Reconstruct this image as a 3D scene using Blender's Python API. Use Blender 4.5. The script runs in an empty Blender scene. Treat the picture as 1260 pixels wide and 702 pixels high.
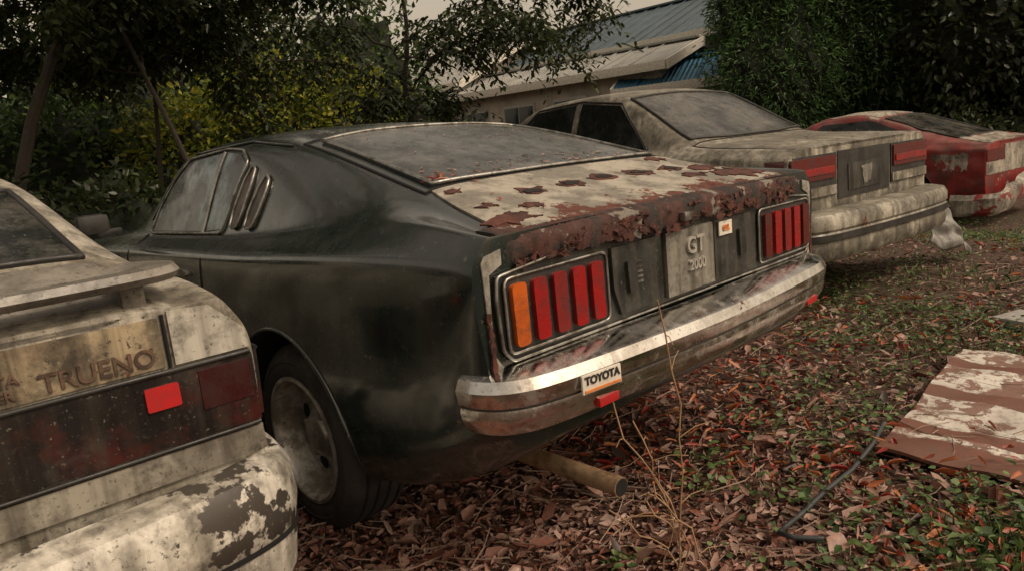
import bpy, bmesh, math, random
import numpy as np
from mathutils import Vector, Matrix, noise as mnoise
from mathutils.bvhtree import BVHTree
random.seed(7); rng=np.random.default_rng(11)
scn=bpy.context.scene; COL=scn.collection
# ------------------------------------------------------------------ node helpers
class NT:
    def __init__(s,name):
        s.m=bpy.data.materials.new(name); s.m.use_nodes=True; s.t=s.m.node_tree; s.t.nodes.clear()
        s.out=s.n('ShaderNodeOutputMaterial'); s.tc=s.n('ShaderNodeTexCoord')
        s.p=s.n('ShaderNodeBsdfPrincipled'); s.l(s.p.outputs[0],s.out.inputs[0])
    def n(s,t,**k):
        a=s.t.nodes.new(t)
        for q,v in k.items(): setattr(a,q,v)
        return a
    def l(s,a,b): s.t.links.new(a,b)
    def noise(s,scale,detail=5,rough=.6,vec=None,mul=None,off=(0,0,0)):
        n=s.n('ShaderNodeTexNoise'); n.inputs['Scale'].default_value=scale; n.inputs['Detail'].default_value=min(detail,6); n.inputs['Roughness'].default_value=rough
        mp=s.n('ShaderNodeMapping'); mp.inputs['Location'].default_value=off
        if mul: mp.inputs['Scale'].default_value=mul
        s.l(vec or s.tc.outputs['Object'],mp.inputs[0]); s.l(mp.outputs[0],n.inputs['Vector'])
        return n.outputs[0]
    def ramp(s,v,lo,hi,a=0,b=1):
        r=s.n('ShaderNodeMapRange'); r.inputs[1].default_value=lo; r.inputs[2].default_value=hi; r.inputs[3].default_value=a; r.inputs[4].default_value=b
        s.l(v,r.inputs[0]); return r.outputs[0]
    def mul(s,a,b,op='MULTIPLY'):
        m=s.n('ShaderNodeMath',operation=op)
        for i,v in enumerate((a,b)):
            if isinstance(v,(int,float)): m.inputs[i].default_value=v
            else: s.l(v,m.inputs[i])
        return m.outputs[0]
    def mix(s,f,a,b):
        m=s.n('ShaderNodeMix',data_type='RGBA')
        for i,v in ((0,f),(6,a),(7,b)):
            if isinstance(v,(int,float)): m.inputs[i].default_value=v
            elif isinstance(v,tuple): m.inputs[i].default_value=v+(1,)
            else: s.l(v,m.inputs[i])
        return m.outputs[2]
    def bump(s,h,strength=.3,dist=.01):
        b=s.n('ShaderNodeBump'); b.inputs['Strength'].default_value=strength; b.inputs['Distance'].default_value=dist
        s.l(h,b.inputs['Height']); s.l(b.outputs[0],s.p.inputs['Normal'])
    def set(s,k,v):
        if isinstance(v,(int,float)): s.p.inputs[k].default_value=v
        elif isinstance(v,tuple): s.p.inputs[k].default_value=v+(1,)
        else: s.l(v,s.p.inputs[k])
def weathered(name,base,alt,alt_amt=.5,scale=3,dirt=(.03,.026,.02),dirt_amt=.5,streak=.5,rust=.0,rough=.4,metal=0,dust=0,dustcol=(.3,.28,.24),speck=.3,bump=.15,off=(0,0,0),coat=0,peel=0,peelcol=(.02,.02,.02),edge_rust=None,low=0,dscale=9,drange=(.38,.62),rustcols=((.035,.011,.008),(.14,.042,.024))):
    t=NT(name)
    n1=t.noise(scale,6,.65,off=off)
    c=t.mix(t.ramp(n1,.62-alt_amt*.3,.72-alt_amt*.3),base,alt)
    nd=t.noise(scale*1.7,6,.75,off=(3+off[0],1,2))
    dm=t.ramp(nd,.66-dirt_amt*.3,.82-dirt_amt*.25)
    c=t.mix(t.mul(dm,.85),c,dirt)
    if streak>0:
        ns=t.noise(4,5,.6,mul=(6,6,.35),off=(off[0],5,0))
        c=t.mix(t.mul(t.ramp(ns,.45,.7),streak),c,dirt)
    if peel>0:
        npn=t.noise(scale*.9,6,.6,off=(21+off[0],3,8)); pm=t.ramp(npn,.66-peel*.25,.675-peel*.25); c=t.mix(pm,c,peelcol)
    if low>0:
        sx=t.n('ShaderNodeSeparateXYZ'); t.l(t.tc.outputs['Object'],sx.inputs[0])
        c=t.mix(t.mul(t.mul(t.ramp(sx.outputs[2],.6,.15),low),t.ramp(nd,.3,.6)),c,(.055,.042,.03))
    if dust>0:
        g=t.n('ShaderNodeNewGeometry'); sp=t.n('ShaderNodeSeparateXYZ'); t.l(g.outputs['Normal'],sp.inputs[0])
        up=t.ramp(sp.outputs[2],.15,.9)
        nn=t.noise(dscale,6,.8,off=(7,0,off[0]))
        c=t.mix(t.mul(t.mul(up,t.ramp(nn,drange[0],drange[1])),dust),c,dustcol)
    if speck>0:
        nk=t.noise(70,3,.7)
        c=t.mix(t.mul(t.ramp(nk,.6,.68),speck),c,dirt)
        c=t.mix(t.mul(t.ramp(nk,.36,.30),speck*.5),c,(.3,.29,.24))
    ro=t.ramp(nd,.3,.7,rough-.08,rough+.3)
    if rust>0 or edge_rust:
        nr=t.noise(scale*1.3,6,.72,off=(11,off[0],4))
        if edge_rust:
            sx=t.n('ShaderNodeSeparateXYZ'); t.l(t.tc.outputs['Object'],sx.inputs[0]); nr=t.mul(nr,t.ramp(sx.outputs[0],edge_rust[0],edge_rust[1],0,edge_rust[2]),'ADD')
        rm=t.ramp(nr,.68-rust*.3,.70-rust*.3)
        nf=t.noise(40,5,.7)
        rc=t.mix(t.ramp(nf,.3,.7),rustcols[0],rustcols[1])
        c=t.mix(rm,c,rc); ro=t.mix(rm,ro,(.9,.9,.9))
        if metal: t.set('Metallic',t.mul(t.ramp(rm,0,1,1,0),t.ramp(dm,0,1,metal,metal*.3)))
    elif metal: t.set('Metallic',t.ramp(dm,0,1,metal,metal*.3))
    t.set('Base Color',c); t.set('Roughness',ro)
    if coat: t.set('Coat Weight',coat); t.p.inputs['Coat Roughness'].default_value=.10
    hb=t.noise(35,5,.7); t.bump(t.mul(hb,t.ramp(nd,.3,.8,.3,1)),bump,.004)
    return t.m
def simple(name,col,rough=.5,metal=0,var=.3,scale=20,bump=.1,coat=0):
    t=NT(name); n=t.noise(scale,5,.7)
    d=tuple(x*(1-var) for x in col); e=tuple(min(1,x*(1+var)) for x in col)
    t.set('Base Color',t.mix(t.ramp(n,.3,.7),d,e)); t.set('Roughness',t.ramp(n,.2,.8,rough-.1,rough+.15)); t.set('Metallic',metal); t.bump(n,bump,.003)
    if coat: t.set('Coat Weight',coat)
    return t.m
def leafmat(name,cols,trans=.35,rough=.55):
    t=NT(name); g=t.n('ShaderNodeNewGeometry'); r=t.n('ShaderNodeValToRGB'); e=r.color_ramp.elements
    while len(e)<len(cols): e.new(.5)
    for i,c in enumerate(cols): e[i].position=i/len(cols); e[i].color=c+(1,)
    t.l(g.outputs['Random Per Island'],r.inputs[0])
    n=t.noise(60,2,.6); c=t.mix(t.ramp(n,.35,.7,0,.4),r.outputs[0],(.02,.015,.01))
    t.set('Base Color',c); t.set('Roughness',rough)
    if trans>0:
        tr=t.n('ShaderNodeBsdfTranslucent'); t.l(c,tr.inputs[0]); m=t.n('ShaderNodeMixShader'); m.inputs[0].default_value=trans
        t.l(t.p.outputs[0],m.inputs[1]); t.l(tr.outputs[0],m.inputs[2]); t.l(m.outputs[0],t.out.inputs[0])
    return t.m
# ------------------------------------------------------------------ mesh helpers
def finalize(me,angle=38,smooth=True):
    bm=bmesh.new(); bm.from_mesh(me)
    for f in bm.faces: f.smooth=smooth
    for e in bm.edges:
        if len(e.link_faces)==2: e.smooth=e.calc_face_angle(0)<math.radians(angle)
    bm.to_mesh(me); bm.free()
def mkobj(name,verts,faces,mat,parent=None,angle=38,mats=None,loc=None):
    me=bpy.data.meshes.new(name); me.from_pydata([tuple(v) for v in verts],[],faces)
    for m in (mats or [mat]): me.materials.append(m)
    bm=bmesh.new(); bm.from_mesh(me); bmesh.ops.recalc_face_normals(bm,faces=bm.faces); bm.to_mesh(me); bm.free()
    finalize(me,angle)
    ob=bpy.data.objects.new(name,me); COL.objects.link(ob)
    if parent: ob.parent=parent
    if loc: ob.location=loc
    return ob
def empty(name,loc=(0,0,0),rotz=0):
    e=bpy.data.objects.new(name,None); COL.objects.link(e); e.location=loc; e.rotation_euler=(0,0,rotz); e.empty_display_size=.2; return e
def box(name,c,s,mat,parent=None,bev=.005,rot=None):
    bm=bmesh.new(); bmesh.ops.create_cube(bm,size=1)
    for v in bm.verts: v.co=Vector((v.co.x*s[0],v.co.y*s[1],v.co.z*s[2]))
    if bev: bmesh.ops.bevel(bm,geom=bm.edges[:],offset=bev,segments=2,affect='EDGES',profile=.7)
    if rot: bmesh.ops.rotate(bm,verts=bm.verts,cent=(0,0,0),matrix=rot)
    for v in bm.verts: v.co+=Vector(c)
    me=bpy.data.meshes.new(name); bm.to_mesh(me); bm.free(); me.materials.append(mat); finalize(me,50)
    ob=bpy.data.objects.new(name,me); COL.objects.link(ob)
    if parent: ob.parent=parent
    return ob
def chaikin(p,it=2,closed=True):
    p=[Vector(a) for a in p]
    for _ in range(it):
        q=[]; n=len(p)
        if closed:
            for i in range(n):
                a,b=p[i],p[(i+1)%n]; q+=[a*.75+b*.25,a*.25+b*.75]
        else:
            q=[p[0]]
            for i in range(n-1):
                a,b=p[i],p[i+1]; q+=[a*.75+b*.25,a*.25+b*.75]
            q.append(p[-1])
        p=q
    return p
def rrect(P,r,seg=3):
    out=[];n=len(P)
    for i in range(n):
        a,b,c=Vector(P[i-1]),Vector(P[i]),Vector(P[(i+1)%n]); u=(a-b).normalized();v=(c-b).normalized()
        p0,p1=b+u*r,b+v*r
        for k in range(seg+1):
            t=k/seg; q=p0*(1-t)**2+b*2*t*(1-t)+p1*t*t; out.append((q.x,q.y))
    return out
def tube(name,pts,rad,mat,parent=None,closed=False,res=3):
    cu=bpy.data.curves.new(name,'CURVE'); cu.dimensions='3D'; s=cu.splines.new('POLY'); s.points.add(len(pts)-1)
    for i,a in enumerate(pts):
        s.points[i].co=(a[0],a[1],a[2],1)
        s.points[i].radius=rad[i] if isinstance(rad,(list,tuple)) else 1
    s.use_cyclic_u=closed; cu.bevel_depth=1 if isinstance(rad,(list,tuple)) else rad; cu.bevel_resolution=res; cu.use_fill_caps=True; cu.materials.append(mat)
    ob=bpy.data.objects.new(name,cu); COL.objects.link(ob)
    if parent: ob.parent=parent
    return ob
def lathe(name,prof,mat,parent,center,seg=48,side=1):
    v=[];f=[];n=len(prof)
    for k in range(seg):
        a=2*math.pi*k/seg
        for r,w in prof: v.append((center[0]+r*math.cos(a),center[1]+side*w,center[2]+r*math.sin(a)))
    for k in range(seg):
        for i in range(n-1):
            a=k*n+i;b=((k+1)%seg)*n+i; f.append((a,a+1,b+1,b))
    return mkobj(name,v,f,mat,parent,32)
# ------------------------------------------------------------------ car body
def half(s):
    x,zb,yb,ym,zm,ys,zs,yg,zg,yr,zr,zt=s
    return [(0,zb),(yb*.7,zb),(yb,zb),(yb+(ym-yb)*.8,zb+.07),(ym-.004,zm-.12),(ym,zm+.02),(ys+.012,zs-.07),(ys,zs-.01),(yg+.02,zg-.006),(yg,zg+.012),((yg+yr)/2+.014,(zg+zr)/2),(yr+.012,zr-.018),(yr-.03,zr+.008),(yr*.6,zr+(zt-zr)*.75),(0,zt)]
class Car:
    def __init__(s,name,loc,h,st,paint,wheels,arch,dark,dent=0):
        s.root=empty(name,loc,h); s.dark=dark
        H=[half(a) for a in st]; n=len(H[0]); V=[];F=[];m=2*n-2
        for a,hh in zip(st,H):
            for y,z in hh: V.append((a[0],y,z))
            for y,z in hh[-2:0:-1]: V.append((a[0],-y,z))
        for k in range(len(st)-1):
            for i in range(m):
                a=k*m+i;b=k*m+(i+1)%m; F.append((a,b,b+m,a+m))
        for base in (0,(len(st)-1)*m):
            for i in range(n-1):
                L0,L1=base+i,base+i+1; R0,R1=base+(m-i)%m,base+m-i-1
                if i==0: F.append((L0,L1,base+m-1))
                elif i==n-2: F.append((L0,L1,R0))
                else: F.append((L0,L1,R1,R0))
        me=bpy.data.meshes.new('body'); me.from_pydata(V,[],F); me.materials.append(paint); me.materials.append(dark)
        bm=bmesh.new(); bm.from_mesh(me); bmesh.ops.recalc_face_normals(bm,faces=bm.faces)
        cl=bm.edges.layers.float.new('crease_edge')
        x0,x1=st[0][0],st[-1][0]
        for e in bm.edges:
            a,b=e.verts
            if abs(a.co.x-b.co.x)<1e-6 and (abs(a.co.x-x0)<1e-6 or abs(a.co.x-x1)<1e-6):
                ys=[f for f in e.link_faces if abs(f.normal.x)>.9]
                if len(ys)==1: e[cl]=.75
        bm.verts.ensure_lookup_table()
        for e in bm.edges:
            ia,ib=e.verts[0].index%m,e.verts[1].index%m
            if ia==ib and ia in (7,m-7,2,m-2): e[cl]=.35
        bm.to_mesh(me); bm.free()
        ob=bpy.data.objects.new('body',me); COL.objects.link(ob); ob.parent=s.root; s.body=ob
        md=ob.modifiers.new('s','SUBSURF'); md.levels=3; md.render_levels=3
        dg=bpy.context.evaluated_depsgraph_get(); e=ob.evaluated_get(dg); me2=bpy.data.meshes.new_from_object(e)
        ob.modifiers.clear(); ob.data=me2
        for v in me2.vertices:
            q=v.co; d=mnoise.noise(Vector((q.x*1.7+5,q.y*1.9,q.z*2.3)))*.003
            if dent: 
                d2=mnoise.noise(Vector((q.x*2.1,q.y*2.7,q.z*3.3)))*.6+mnoise.noise(Vector((q.x*6,q.y*7,q.z*8+4)))*.35
                v.co=q+Vector((0,1 if q.y<0 else -1,-.6))*max(0,d2)*dent
            else: v.co=q+Vector((0,d if q.y>0 else -d,d*.5))
        bm=bmesh.new(); bm.from_mesh(me2); s.bvh=BVHTree.FromBMesh(bm); bm.free()
        cv=[];cf=[]
        for (wx,wz) in wheels:
            for sd in (1,-1):
                b=len(cv); N=40
                for yy in (.5*sd,1.1*sd):
                    for k in range(N):
                        a=2*math.pi*k/N; cv.append((wx+arch*math.cos(a),yy,wz+.01+arch*math.sin(a)))
                cf.append(tuple(range(b,b+N))); cf.append(tuple(range(b+N,b+2*N)))
                for k in range(N): cf.append((b+k,b+(k+1)%N,b+N+(k+1)%N,b+N+k))
        cm=mkobj('cut',cv,cf,paint,mats=[paint,dark])
        for p in cm.data.polygons: p.material_index=1
        cm.parent=s.root
        bo=ob.modifiers.new('b','BOOLEAN'); bo.object=cm; bo.operation='DIFFERENCE'; bo.solver='EXACT'
        bpy.context.view_layer.update(); dg=bpy.context.evaluated_depsgraph_get(); me3=bpy.data.meshes.new_from_object(ob.evaluated_get(dg))
        ob.modifiers.clear(); ob.data=me3; finalize(me3,30); bpy.data.objects.remove(cm)
        for (wx,wz) in wheels:
            for sd in (1,-1):
                pts=[]
                for k in range(25):
                    a=math.radians(-15+210*k/24); o,nr=s.hit((wx+(arch+.004)*math.cos(a),wz+.01+(arch+.004)*math.sin(a)),'L' if sd>0 else 'R')
                    if o.z>.2: pts.append(o)
                tube('arch_lip',pts,.007,paint,s.root)
    def hit(s,p,ax):
        if ax=='L': o,d=Vector((p[0],3,p[1])),Vector((0,-1,0))
        elif ax=='R': o,d=Vector((p[0],-3,p[1])),Vector((0,1,0))
        elif ax=='B': o,d=Vector((-3,p[0],p[1])),Vector((1,0,0))
        elif ax=='T': o,d=Vector((p[0],p[1],4)),Vector((0,0,-1))
        h=s.bvh.ray_cast(o,d)
        if h[0] is None:
            mid={'L':Vector((p[0],.7,p[1])),'R':Vector((p[0],-.7,p[1])),'B':Vector((.1,p[0],p[1])),'T':Vector((p[0],p[1],1))}[ax]
            h=s.bvh.find_nearest(mid)
        n=h[1]
        if n.dot(d)>0: n=-n
        return h[0],n
    def panel(s,name,out,ax,off,mat,res=.05,sm=0,thick=.012,jag=0):
        P=chaikin([(a[0],a[1],0) for a in out],sm) if sm else [Vector((a[0],a[1],0)) for a in out]
        if jag:
            Q=[];n=len(P)
            for i in range(n):
                a,b=P[i],P[(i+1)%n]; k=max(1,int((b-a).length/.010))
                for j in range(k):
                    q=a.lerp(b,j/k); Q.append(q+Vector((random.gauss(0,jag),random.gauss(0,jag),0)))
            P=Q
        bm=bmesh.new(); vs=[bm.verts.new(p) for p in P]; bm.faces.new(vs)
        xs=[p.x for p in P];ys=[p.y for p in P]
        for axis,lo,hi in ((0,min(xs),max(xs)),(1,min(ys),max(ys))):
            k=int((hi-lo)/res)
            for j in range(1,k+1):
                c=lo+(hi-lo)*j/(k+1); co=[0,0,0];no=[0,0,0];co[axis]=c;no[axis]=1
                bmesh.ops.bisect_plane(bm,geom=bm.verts[:]+bm.edges[:]+bm.faces[:],plane_co=co,plane_no=no)
        bmesh.ops.triangulate(bm,faces=[f for f in bm.faces if len(f.verts)>4])
        bed=[e for e in bm.edges if len(e.link_faces)==1]
        low={}
        hits={v:s.hit((v.co.x,v.co.y),ax) for v in bm.verts}
        bv=set(v for e in bed for v in e.verts)
        for v in list(bm.verts):
            h,n=hits[v]
            if v in bv: low[v]=bm.verts.new(h+n*(off-thick))
            v.co=h+n*off
        for e in bed:
            a,b=e.verts; bm.faces.new((a,b,low[b],low[a]))
        bmesh.ops.recalc_face_normals(bm,faces=bm.faces)
        me=bpy.data.meshes.new(name); bm.to_mesh(me); bm.free(); me.materials.append(mat); finalize(me,40)
        ob=bpy.data.objects.new(name,me); COL.objects.link(ob); ob.parent=s.root; return ob
    def trim(s,name,out,ax,off,r,mat,sm=0,closed=True):
        P=chaikin([(a[0],a[1],0) for a in out],sm,closed) if sm else [Vector((a[0],a[1],0)) for a in out]
        Q=[];n=len(P)
        for i in range(n if closed else n-1):
            a,b=P[i],P[(i+1)%n]; k=max(1,int((b-a).length/.03))
            for j in range(k): Q.append(a.lerp(b,j/k))
        if not closed: Q.append(P[-1])
        pts=[]
        for q in Q:
            h,nn=s.hit((q.x,q.y),ax); pts.append(h+nn*off)
        return tube(name,pts,r,mat,s.root,closed,2)
    def sweep(s,name,path,prof,mat,sm=2,mirror=True,angle=30,warp=None):
        P=chaikin([(a[0],a[1],0) for a in path],sm,False)
        if mirror: P=P+[Vector((p.x,-p.y,0)) for p in reversed(P[:-1])]
        if warp:
            Q=[]
            for a,b in zip(P,P[1:]):
                k=max(1,int((b-a).length/.05)); Q+=[a.lerp(b,j/k) for j in range(k)]
            P=Q+[P[-1]]
        V=[];F=[];n=len(prof)
        for i,p in enumerate(P):
            t=(P[min(i+1,len(P)-1)]-P[max(i-1,0)]).normalized(); no=Vector((t.y,-t.x,0))
            for o,z in prof:
                q=Vector((p.x+no.x*o,p.y+no.y*o,z))
                if warp: q=warp(q)
                V.append(q)
        for i in range(len(P)-1):
            for j in range(n):
                a=i*n+j;b=i*n+(j+1)%n; F.append((a,b,b+n,a+n))
        F.append(tuple(range(n))); F.append(tuple(range((len(P)-1)*n,len(P)*n)))
        return mkobj(name,V,F,mat,s.root,angle)
    def wheel(s,x,y,side,R,rr,w,tire,rim):
        c=(x,y,R)
        tp=[(rr-.004,-w),(rr+.03,-w-.004),(R-.03,-w-.002),(R-.006,-w+.02),(R,-w+.035)]
        for k in range(4):
            q=-w+.045+k*(w-.08)/3.0; tp+=[(R,q-.006),(R-.009,q-.003),(R-.009,q+.003),(R,q+.006)]
        tp+=[(R-.003,-.022),(R-.012,-.010),(R-.03,.004),(rr+.055,.012),(rr+.05,.009),(rr+.035,.012),(rr+.008,.006),(rr-.004,-.004)]
        lathe('tire',tp,tire,s.root,c,56,side)
        rp=[(rr+.006,-.002),(rr+.008,.010),(rr-.004,.012),(rr-.010,.004),(rr-.014,-.012),(rr-.022,-.05),(rr-.026,-.078),(rr-.040,-.084),(rr*.48,-.079),(rr*.40,-.058),(rr*.33,-.052),(rr*.30,-.038),(rr*.25,-.032),(.0,-.030)]
        lathe('rim',rp,rim,s.root,c,56,side)
        for k in range(8):
            a=2*math.pi*(k+.5)/8; r0=rr*.645
            v=[];N=14
            for j in range(N):
                b=2*math.pi*j/N; u,t=.019*math.cos(b),.026*math.sin(b)
                v.append((x+(r0+u)*math.cos(a)-t*math.sin(a),y-side*.0765,R+(r0+u)*math.sin(a)+t*math.cos(a)))
            mkobj('rim_slot',v,[tuple(range(N))],s.dark,s.root)
        for k in range(4):
            a=2*math.pi*k/4+.4; r0=rr*.37
            lathe('lug_nut',[(0.0,.0),(.010,.0),(.011,-.02)],rim,s.root,(x+r0*math.cos(a),y-side*.042,R+r0*math.sin(a)),6,side)
def text(car,s,size,pos,mat,name,ext=.004,ang=0,parent=None):
    cu=bpy.data.curves.new(name,'FONT'); cu.body=s; cu.size=size; cu.extrude=ext; cu.align_x='CENTER'; cu.align_y='CENTER'; cu.materials.append(mat); cu.offset=.0008
    ob=bpy.data.objects.new(name,cu); COL.objects.link(ob); ob.parent=parent or car.root
    M=Matrix(((0,0,-1),(-1,0,0),(0,1,0))).to_4x4(); M=Matrix.Rotation(ang,4,'Z')@M; M.translation=Vector(pos); ob.matrix_local=M; return ob
# ------------------------------------------------------------------ materials
DARK=simple('black_void',(.006,.006,.006),.9)
RUBBER=weathered('tire_rubber',(.014,.014,.013),(.035,.032,.028),.5,6,(.05,.042,.032),.3,0,rough=.75,speck=.3)
RIM=weathered('rim_metal',(.52,.51,.47),(.30,.28,.24),.5,9,(.06,.047,.034),.5,0,rust=.12,rough=.33,metal=.7,speck=.6)
CHROME=weathered('chrome',(.72,.71,.68),(.52,.50,.46),.4,9,(.11,.075,.05),.28,.28,rust=.05,rough=.10,metal=1,speck=.55,bump=.10)
TRIMC=weathered('dull_chrome_trim',(.34,.34,.32),(.16,.15,.13),.5,12,(.04,.035,.03),.4,0,rough=.3,metal=.9,speck=.5)
PAINT_G=weathered('faded_dark_green_paint',(.0045,.0125,.0115),(.007,.016,.0145),.5,2.2,(.022,.019,.013),.28,.5,rust=.02,rough=.17,dust=.3,dustcol=(.06,.056,.045),speck=.5,coat=.6,bump=.14,low=.25)
PRIMER=weathered('weathered_grey_paint',(.33,.315,.27),(.15,.14,.12),.5,12,(.03,.025,.02),.45,.4,rust=.15,rough=.55,speck=.5)
LID=weathered('stripped_lid_paint',(.36,.33,.27),(.18,.165,.135),.55,5,(.055,.046,.036),.5,0,rust=.06,rough=.42,speck=.7,bump=.4,edge_rust=(.33,.13,.20))
RUSTM=weathered('flaking_rust',(.055,.017,.012),(.10,.032,.020),.5,18,(.014,.008,.006),.6,0,rough=.8,speck=.6,bump=1.0)
LIPM=weathered('rusted_lip',(.060,.019,.013),(.016,.012,.010),.5,9,(.012,.009,.008),.5,.3,rough=.65,speck=.7,bump=1.2,peel=.2,peelcol=(.17,.15,.125))
HGLASS=weathered('dusty_rear_glass',(.010,.013,.012),(.035,.036,.032),.5,6,(.008,.008,.007),.5,0,rough=.12,dust=.75,dustcol=(.12,.115,.10),speck=.8,bump=.15,dscale=3.2,drange=(.47,.66))
SGLASS=weathered('dirty_glass_painted_reflection',(.006,.012,.015),(.13,.19,.21),.34,5,(.008,.008,.008),.45,.2,rough=.04,speck=.2,bump=.02)  # dirty glass; pale blue blotches are reflections painted into the colour
BLK=weathered('black_plastic_trim',(.010,.010,.010),(.025,.025,.023),.5,6,(.05,.045,.035),.3,.3,rough=.4,speck=.4)
PANELG=weathered('tail_panel_finish',(.028,.030,.029),(.014,.015,.014),.5,5,(.09,.08,.062),.35,.6,rough=.28,speck=.5)
BADGE=weathered('garnish_silver',(.21,.20,.17),(.10,.095,.08),.5,9,(.035,.03,.024),.5,.9,rough=.4,speck=.6)
def lens(name,c,wv=.12,cov=.85):
    t=NT(name); n=t.noise(14,5,.7); w=t.n('ShaderNodeTexWave'); w.inputs['Scale'].default_value=75; w.bands_direction='Z'; t.l(t.tc.outputs['Object'],w.inputs[0])
    cc=t.mix(t.ramp(n,.42,.72,0,cov),c,(.03,.012,.010)); t.set('Base Color',cc); t.set('Roughness',t.ramp(n,.3,.7,.12,.45)); t.set('Coat Weight',.6); t.bump(w.outputs[1],wv,.002)
    return t.m
RED=lens('red_lens',(.27,.008,.009)); REDB=lens('bright_red_reflector',(.48,.018,.02),.03,.4); AMB=lens('amber_lens',(.50,.10,.012)); REDD=lens('faded_red_lens',(.11,.010,.009),.03); REDX=lens('smoked_lens',(.035,.006,.006),.02)
WHITE=weathered('grimy_white_paint',(.46,.43,.36),(.27,.245,.19),.5,4,(.04,.034,.026),.72,.8,rust=.10,rough=.40,dust=.35,dustcol=(.12,.105,.08),speck=.9,bump=.3)
WHITE2=weathered('lichen_cream_paint',(.42,.39,.32),(.20,.185,.145),.6,3.4,(.036,.031,.024),.74,.9,rust=.05,rough=.40,dust=.8,dustcol=(.125,.115,.085),speck=1.0,bump=.3,off=(4,0,0))
PEEL=weathered('peeling_bumper_paint',(.60,.57,.50),(.36,.335,.28),.5,6,(.045,.04,.03),.56,.6,rough=.38,speck=.8,bump=.3,peel=.44,peelcol=(.05,.043,.036))
CAP=weathered('pale_corner_paint',(.48,.46,.40),(.30,.285,.24),.4,5,(.045,.04,.03),.58,.5,rough=.4,speck=.7,bump=.3)
GREYP=weathered('grey_lower_paint',(.30,.28,.23),(.18,.165,.135),.5,5,(.045,.036,.028),.6,.8,rough=.45,speck=.7,peel=.2,peelcol=(.05,.045,.04))
REDP=weathered('faded_red_paint',(.24,.020,.020),(.13,.018,.016),.5,3,(.045,.028,.02),.5,.5,rust=.08,rough=.36,dust=.45,dustcol=(.22,.17,.14),speck=.5,off=(2,2,0),peel=.12,peelcol=(.30,.27,.22))
CREAMP=weathered('cream_paint',(.42,.385,.32),(.24,.21,.17),.5,3,(.045,.036,.028),.7,.8,rust=.14,rough=.5,speck=.8,peel=.33,peelcol=(.18,.02,.018))
WGLASS=weathered('dusty_glass',(.012,.015,.014),(.04,.04,.036),.5,5,(.01,.01,.009),.4,0,rough=.14,dust=.75,dustcol=(.13,.12,.10),speck=.8,dscale=3.2,drange=(.45,.64))
BLKGL=weathered('dark_window_glass',(.008,.01,.01),(.02,.025,.025),.4,4,(.03,.03,.025),.3,.3,rough=.06,speck=.2)
# ------------------------------------------------------------------ terrain
def gz(x,y):
    w=.81*x+.59*y; t=np.clip((w-5.8)/3.0,0,1); s=t*t*(3-2*t)
    return -.28*s+ .012*np.sin(x*2.3+1)*np.sin(y*1.9)+.006*np.sin(x*7+y*3)*np.sin(y*6-x)
# ================================================================== dark green liftback
st=[(.105,.45,.67,.755,.60,.778,.905,.725,.94,.66,.937,.938),(.135,.43,.69,.772,.60,.787,.91,.73,.945,.66,.942,.946),(.24,.36,.70,.79,.60,.79,.912,.72,.955,.635,.962,.97),
(.40,.29,.71,.80,.58,.79,.912,.705,.965,.59,.99,1.005),(.58,.24,.72,.812,.57,.797,.908,.69,.965,.56,1.035,1.055),(.90,.20,.73,.822,.55,.795,.895,.68,.945,.54,1.12,1.15),
(1.25,.19,.73,.82,.54,.787,.88,.68,.925,.53,1.20,1.24),(1.6,.18,.73,.805,.54,.775,.87,.675,.91,.53,1.245,1.285),(2.0,.18,.73,.80,.54,.77,.865,.67,.90,.53,1.25,1.295),(2.35,.18,.73,.80,.54,.765,.86,.665,.895,.53,1.21,1.255),
(2.85,.18,.73,.80,.54,.76,.85,.65,.885,.57,.915,.94),(3.05,.18,.73,.80,.54,.76,.845,.65,.87,.55,.89,.91),(3.6,.2,.72,.79,.54,.755,.82,.66,.84,.5,.86,.875),(4.0,.27,.69,.77,.54,.73,.76,.62,.785,.5,.80,.81),(4.1,.32,.66,.74,.54,.70,.73,.6,.75,.5,.76,.77)]
C=Car('liftback_car',(.568,1.928,0),math.radians(132.51),st,PAINT_G,[(1.02,.30),(3.42,.30)],.35,DARK)
for x in (1.02,3.42):
    for sd in (1,-1): C.wheel(x,sd*.775,sd,.30,.197,.20,RUBBER,RIM)
tp=[(.725,.862),(.732,.81),(.725,.70),(.70,.672),(-.70,.672),(-.725,.70),(-.732,.81),(-.725,.862),(-.5,.885),(.5,.885)]
C.panel('tail_panel',tp,'B',.006,PANELG,sm=0)
C.trim('tail_panel_trim',rrect(tp,.012),'B',.010,.004,TRIMC)
for sd in (1,-1):
    hz=rrect([(sd*.712,.855),(sd*.712,.69),(sd*.372,.69),(sd*.372,.858)],.02)
    C.panel('tail_light_housing',hz,'B',.014,BLK,thick=.016)
    C.trim('tail_light_trim',hz,'B',.016,.0035,TRIMC)
    for k in range(5):
        y0=.698-k*.0645; w=.043
        o=rrect([(sd*y0,.840),(sd*(y0-w),.842),(sd*(y0-w),.703),(sd*(y0-.002),.703)],.011)
        C.panel('lens_amber' if (k==0 and sd>0) else 'lens_red',o,'B',.026,AMB if (k==0 and sd>0) else (REDD if (k==0 or (sd<0 and k==4)) else RED),res=.03,thick=.02)
C.panel('garnish_center',[(.13,.862),(.13,.69),(-.10,.69),(-.10,.862)],'B',.022,BADGE,thick=.022)
C.panel('garnish_side',[(.35,.860),(.35,.76),(.325,.69),(.145,.69),(.145,.862)],'B',.016,PANELG,thick=.018)
C.panel('garnish_side',[(-.35,.860),(-.35,.76),(-.325,.69),(-.115,.69),(-.115,.862)],'B',.016,PANELG,thick=.018)
for yy in (.285,-.255): C.panel('reverse_light',rrect([(yy+.018,.82),(yy-.018,.82),(yy-.022,.745),(yy+.012,.735)],.008),'B',.026,BLK,thick=.02)
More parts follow.
